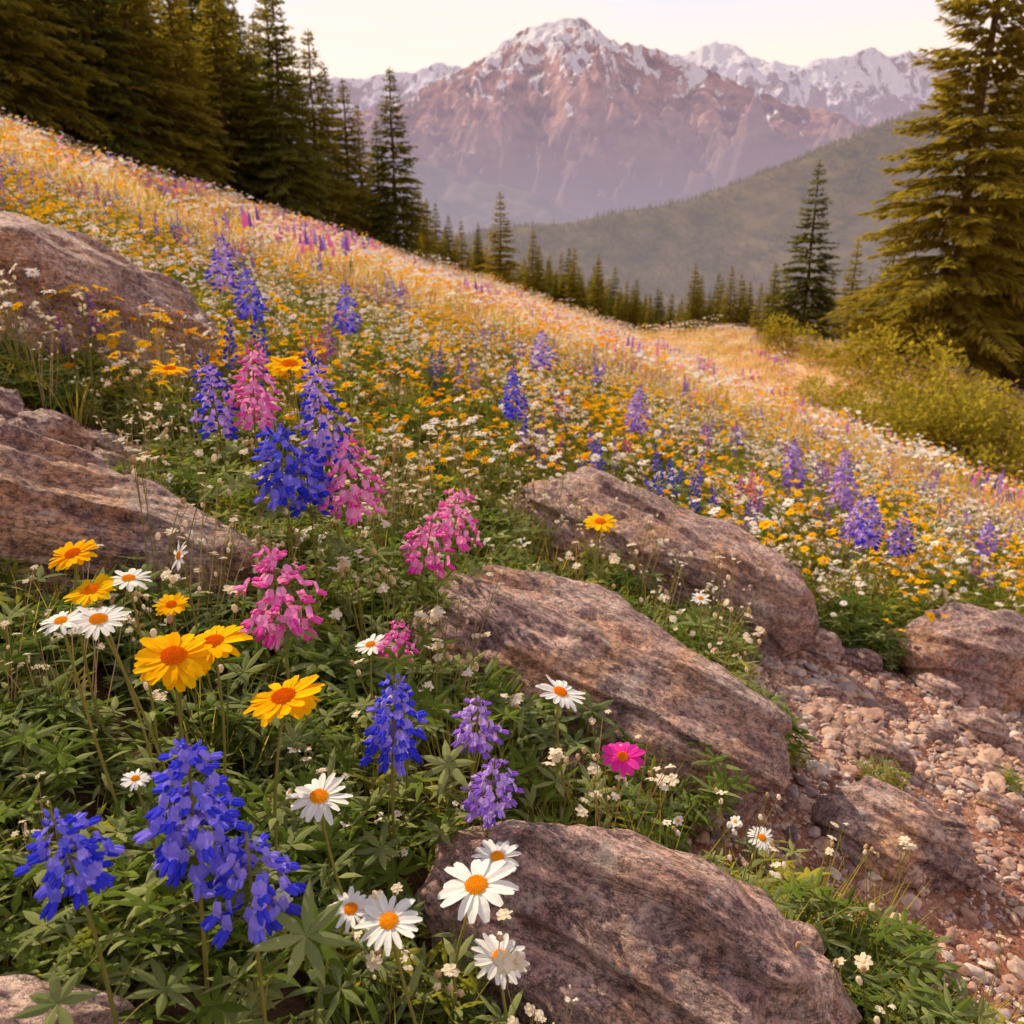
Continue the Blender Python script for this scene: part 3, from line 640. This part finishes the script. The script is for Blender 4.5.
def mount(y0,yc,y1,cxm,czm,amp,seed,base=-350,wsc=1.0,a1=1500,a2=600):
    def f(x,y):
        w=(fbm(x/900/wsc,y/900/wsc,o=4,s=seed)-.5)*900*wsc
        t=np.clip((y-y0)/(yc-y0),0,1);C=np.interp(x+(fbm(x/200,y/200,o=3,s=2)-.5)*80,cxm,czm)
        bk=1-.6*ss(yc,y1,y);z=base+(C-base)*t**1.05*bk
        sp=ridge((x+w+.3*y)/1900/wsc,(y+w*.6)/4200/wsc,o=7,s=seed+9);s2=ridge((x-w*.7-.3*y)/640/wsc,(y+w)/1300/wsc,o=6,s=seed+39)
        m_=(4*t*(1-t))**.7
        return z-amp*((1-sp)*a1+(1-s2)*a2)*m_+amp*.22*(a1+a2)*m_-(1-s2)*120*amp+35+(ridge(x/120,y/120,o=4,s=6)-.5)*70
    return f
m1=mount(4300,8500,11000,[-9000,-4500,-2330,-1620,-997,-552,-285,-107,160,300,427,560,694,872,1228,1584,2029,2563,3186,4000,5000,9000],[300,600,850,960,1090,1290,1440,1540,1680,1735,1774,1765,1730,1607,1510,1420,1230,1060,930,700,500,300],1.0,15,a1=2500,a2=850)
hmesh('mountain_range',np.linspace(-7000,6500,800),np.linspace(4300,10500,380),m1,hazemat('mountain_rock_painted_haze',(.15,.09,.105),(.62,.35,.28),(.60,.48,.60),.62,.24,-100,1500,(350,1500,.565,.10),(.20,.15,.12),45))
s_=12500/8500
m2=mount(8800,12500,15500,[q*s_ for q in [-9000,-4500,-2600,-2000,-1620,-1350,-997,-640,-300,300,1000,1362,1584,1807,2029,2296,2563,3008,3186,3364,3631,3987,4557,6500,9000]],[q*s_ for q in [300,700,1000,1230,1300,1270,1350,1415,1330,1200,1300,1440,1532,1600,1523,1440,1406,1465,1530,1473,1507,1381,1297,1100,700]],1.1,75,wsc=.9)
hmesh('snowy_mountain_range',np.linspace(-8500,11000,800),np.linspace(8800,15000,270),m2,hazemat('snowy_rock_painted_haze',(.14,.10,.12),(.46,.30,.28),(.68,.56,.68),.70,.38,200,2200,(900,2100,.59,.25),(.12,.10,.08),60))
f1=mount(2900,4500,5600,[-5000,-2500,-996,-526,-197,132,414,880,1500,4000],[600,620,440,300,215,110,0,-70,-150,-200],.28,95,wsc=.5)
hmesh('hazy_foothill',np.linspace(-5000,4000,400),np.linspace(2900,5600,140),f1,hazemat('foothill_painted_haze',(.06,.06,.045),(.20,.15,.10),(.58,.48,.58),.62,.5,-200,500))
# ---------------------------------------------------------------- light, sky, camera
el=math.radians(40);az=math.radians(-44)
sd=V((math.sin(az)*math.cos(el),math.cos(az)*math.cos(el),math.sin(el)))
s=bpy.data.lights.new('sun','SUN');s.energy=5.0;s.angle=math.radians(.6);s.color=(1,.83,.58);so=bpy.data.objects.new('sun',s);so.rotation_euler=sd.to_track_quat('Z','Y').to_euler();link(so)
w=bpy.data.worlds.new('World');bpy.context.scene.world=w;w.use_nodes=True;nt=w.node_tree;N=nt.nodes;L=nt.links;bg=N['Background']
sk=N.new('ShaderNodeTexSky');sk.sky_type='NISHITA';sk.sun_disc=False;sk.sun_elevation=el;sk.sun_rotation=az;sk.dust_density=3
tc=N.new('ShaderNodeTexCoord');sx=N.new('ShaderNodeSeparateXYZ');L.new(tc.outputs['Generated'],sx.inputs[0])
gr=ramp(N,[(0,(9.0,6.0,4.5)),(.13,(9.0,6.6,5.3)),(.175,(8.0,6.5,5.8)),(.215,(6.6,6.2,6.5)),(.34,(5.2,4.9,5.4)),(.55,(3.9,3.6,3.9)),(1,(3.5,3.3,3.6))]);L.new(sx.outputs[2],gr.inputs[0])
nz=noise(N,L,mapping(N,L,tc.outputs['Generated'],(1.5,1.5,14)),2.2,4,.6,.4);rz=ramp(N,[(.48,(0,0,0)),(.62,(1,1,1))]);L.new(nz.outputs[0],rz.inputs[0])
mz=N.new('ShaderNodeMapRange');mz.inputs[1].default_value=.5;mz.inputs[2].default_value=.25;mz.inputs[4].default_value=.7;L.new(sx.outputs[2],mz.inputs[0])
base=mixc(N,L,.93,sk.outputs[0],gr.outputs[0])
mf=N.new('ShaderNodeMath');mf.operation='MULTIPLY';L.new(rz.outputs[0],mf.inputs[0]);L.new(mz.outputs[0],mf.inputs[1])
L.new(mixc(N,L,mf.outputs[0],base,(8.4,6.5,5.6)),bg.inputs[0]);bg.inputs[1].default_value=.15
try:w.cycles.sampling_method='MANUAL';w.cycles.sample_map_resolution=256
except Exception:pass
cd=bpy.data.cameras.new('camera');cd.sensor_width=36;cd.lens=30;cd.clip_start=.03;cd.clip_end=60000
cd.dof.use_dof=True;cd.dof.focus_distance=1.15;cd.dof.aperture_fstop=9
co=bpy.data.objects.new('camera',cd);co.location=(0,0,.85);co.rotation_euler=(math.radians(90-18.3),0,0);link(co);bpy.context.scene.camera=co
sc_=bpy.context.scene;sc_.view_settings.view_transform='Standard';sc_.view_settings.look='None';sc_.view_settings.exposure=0
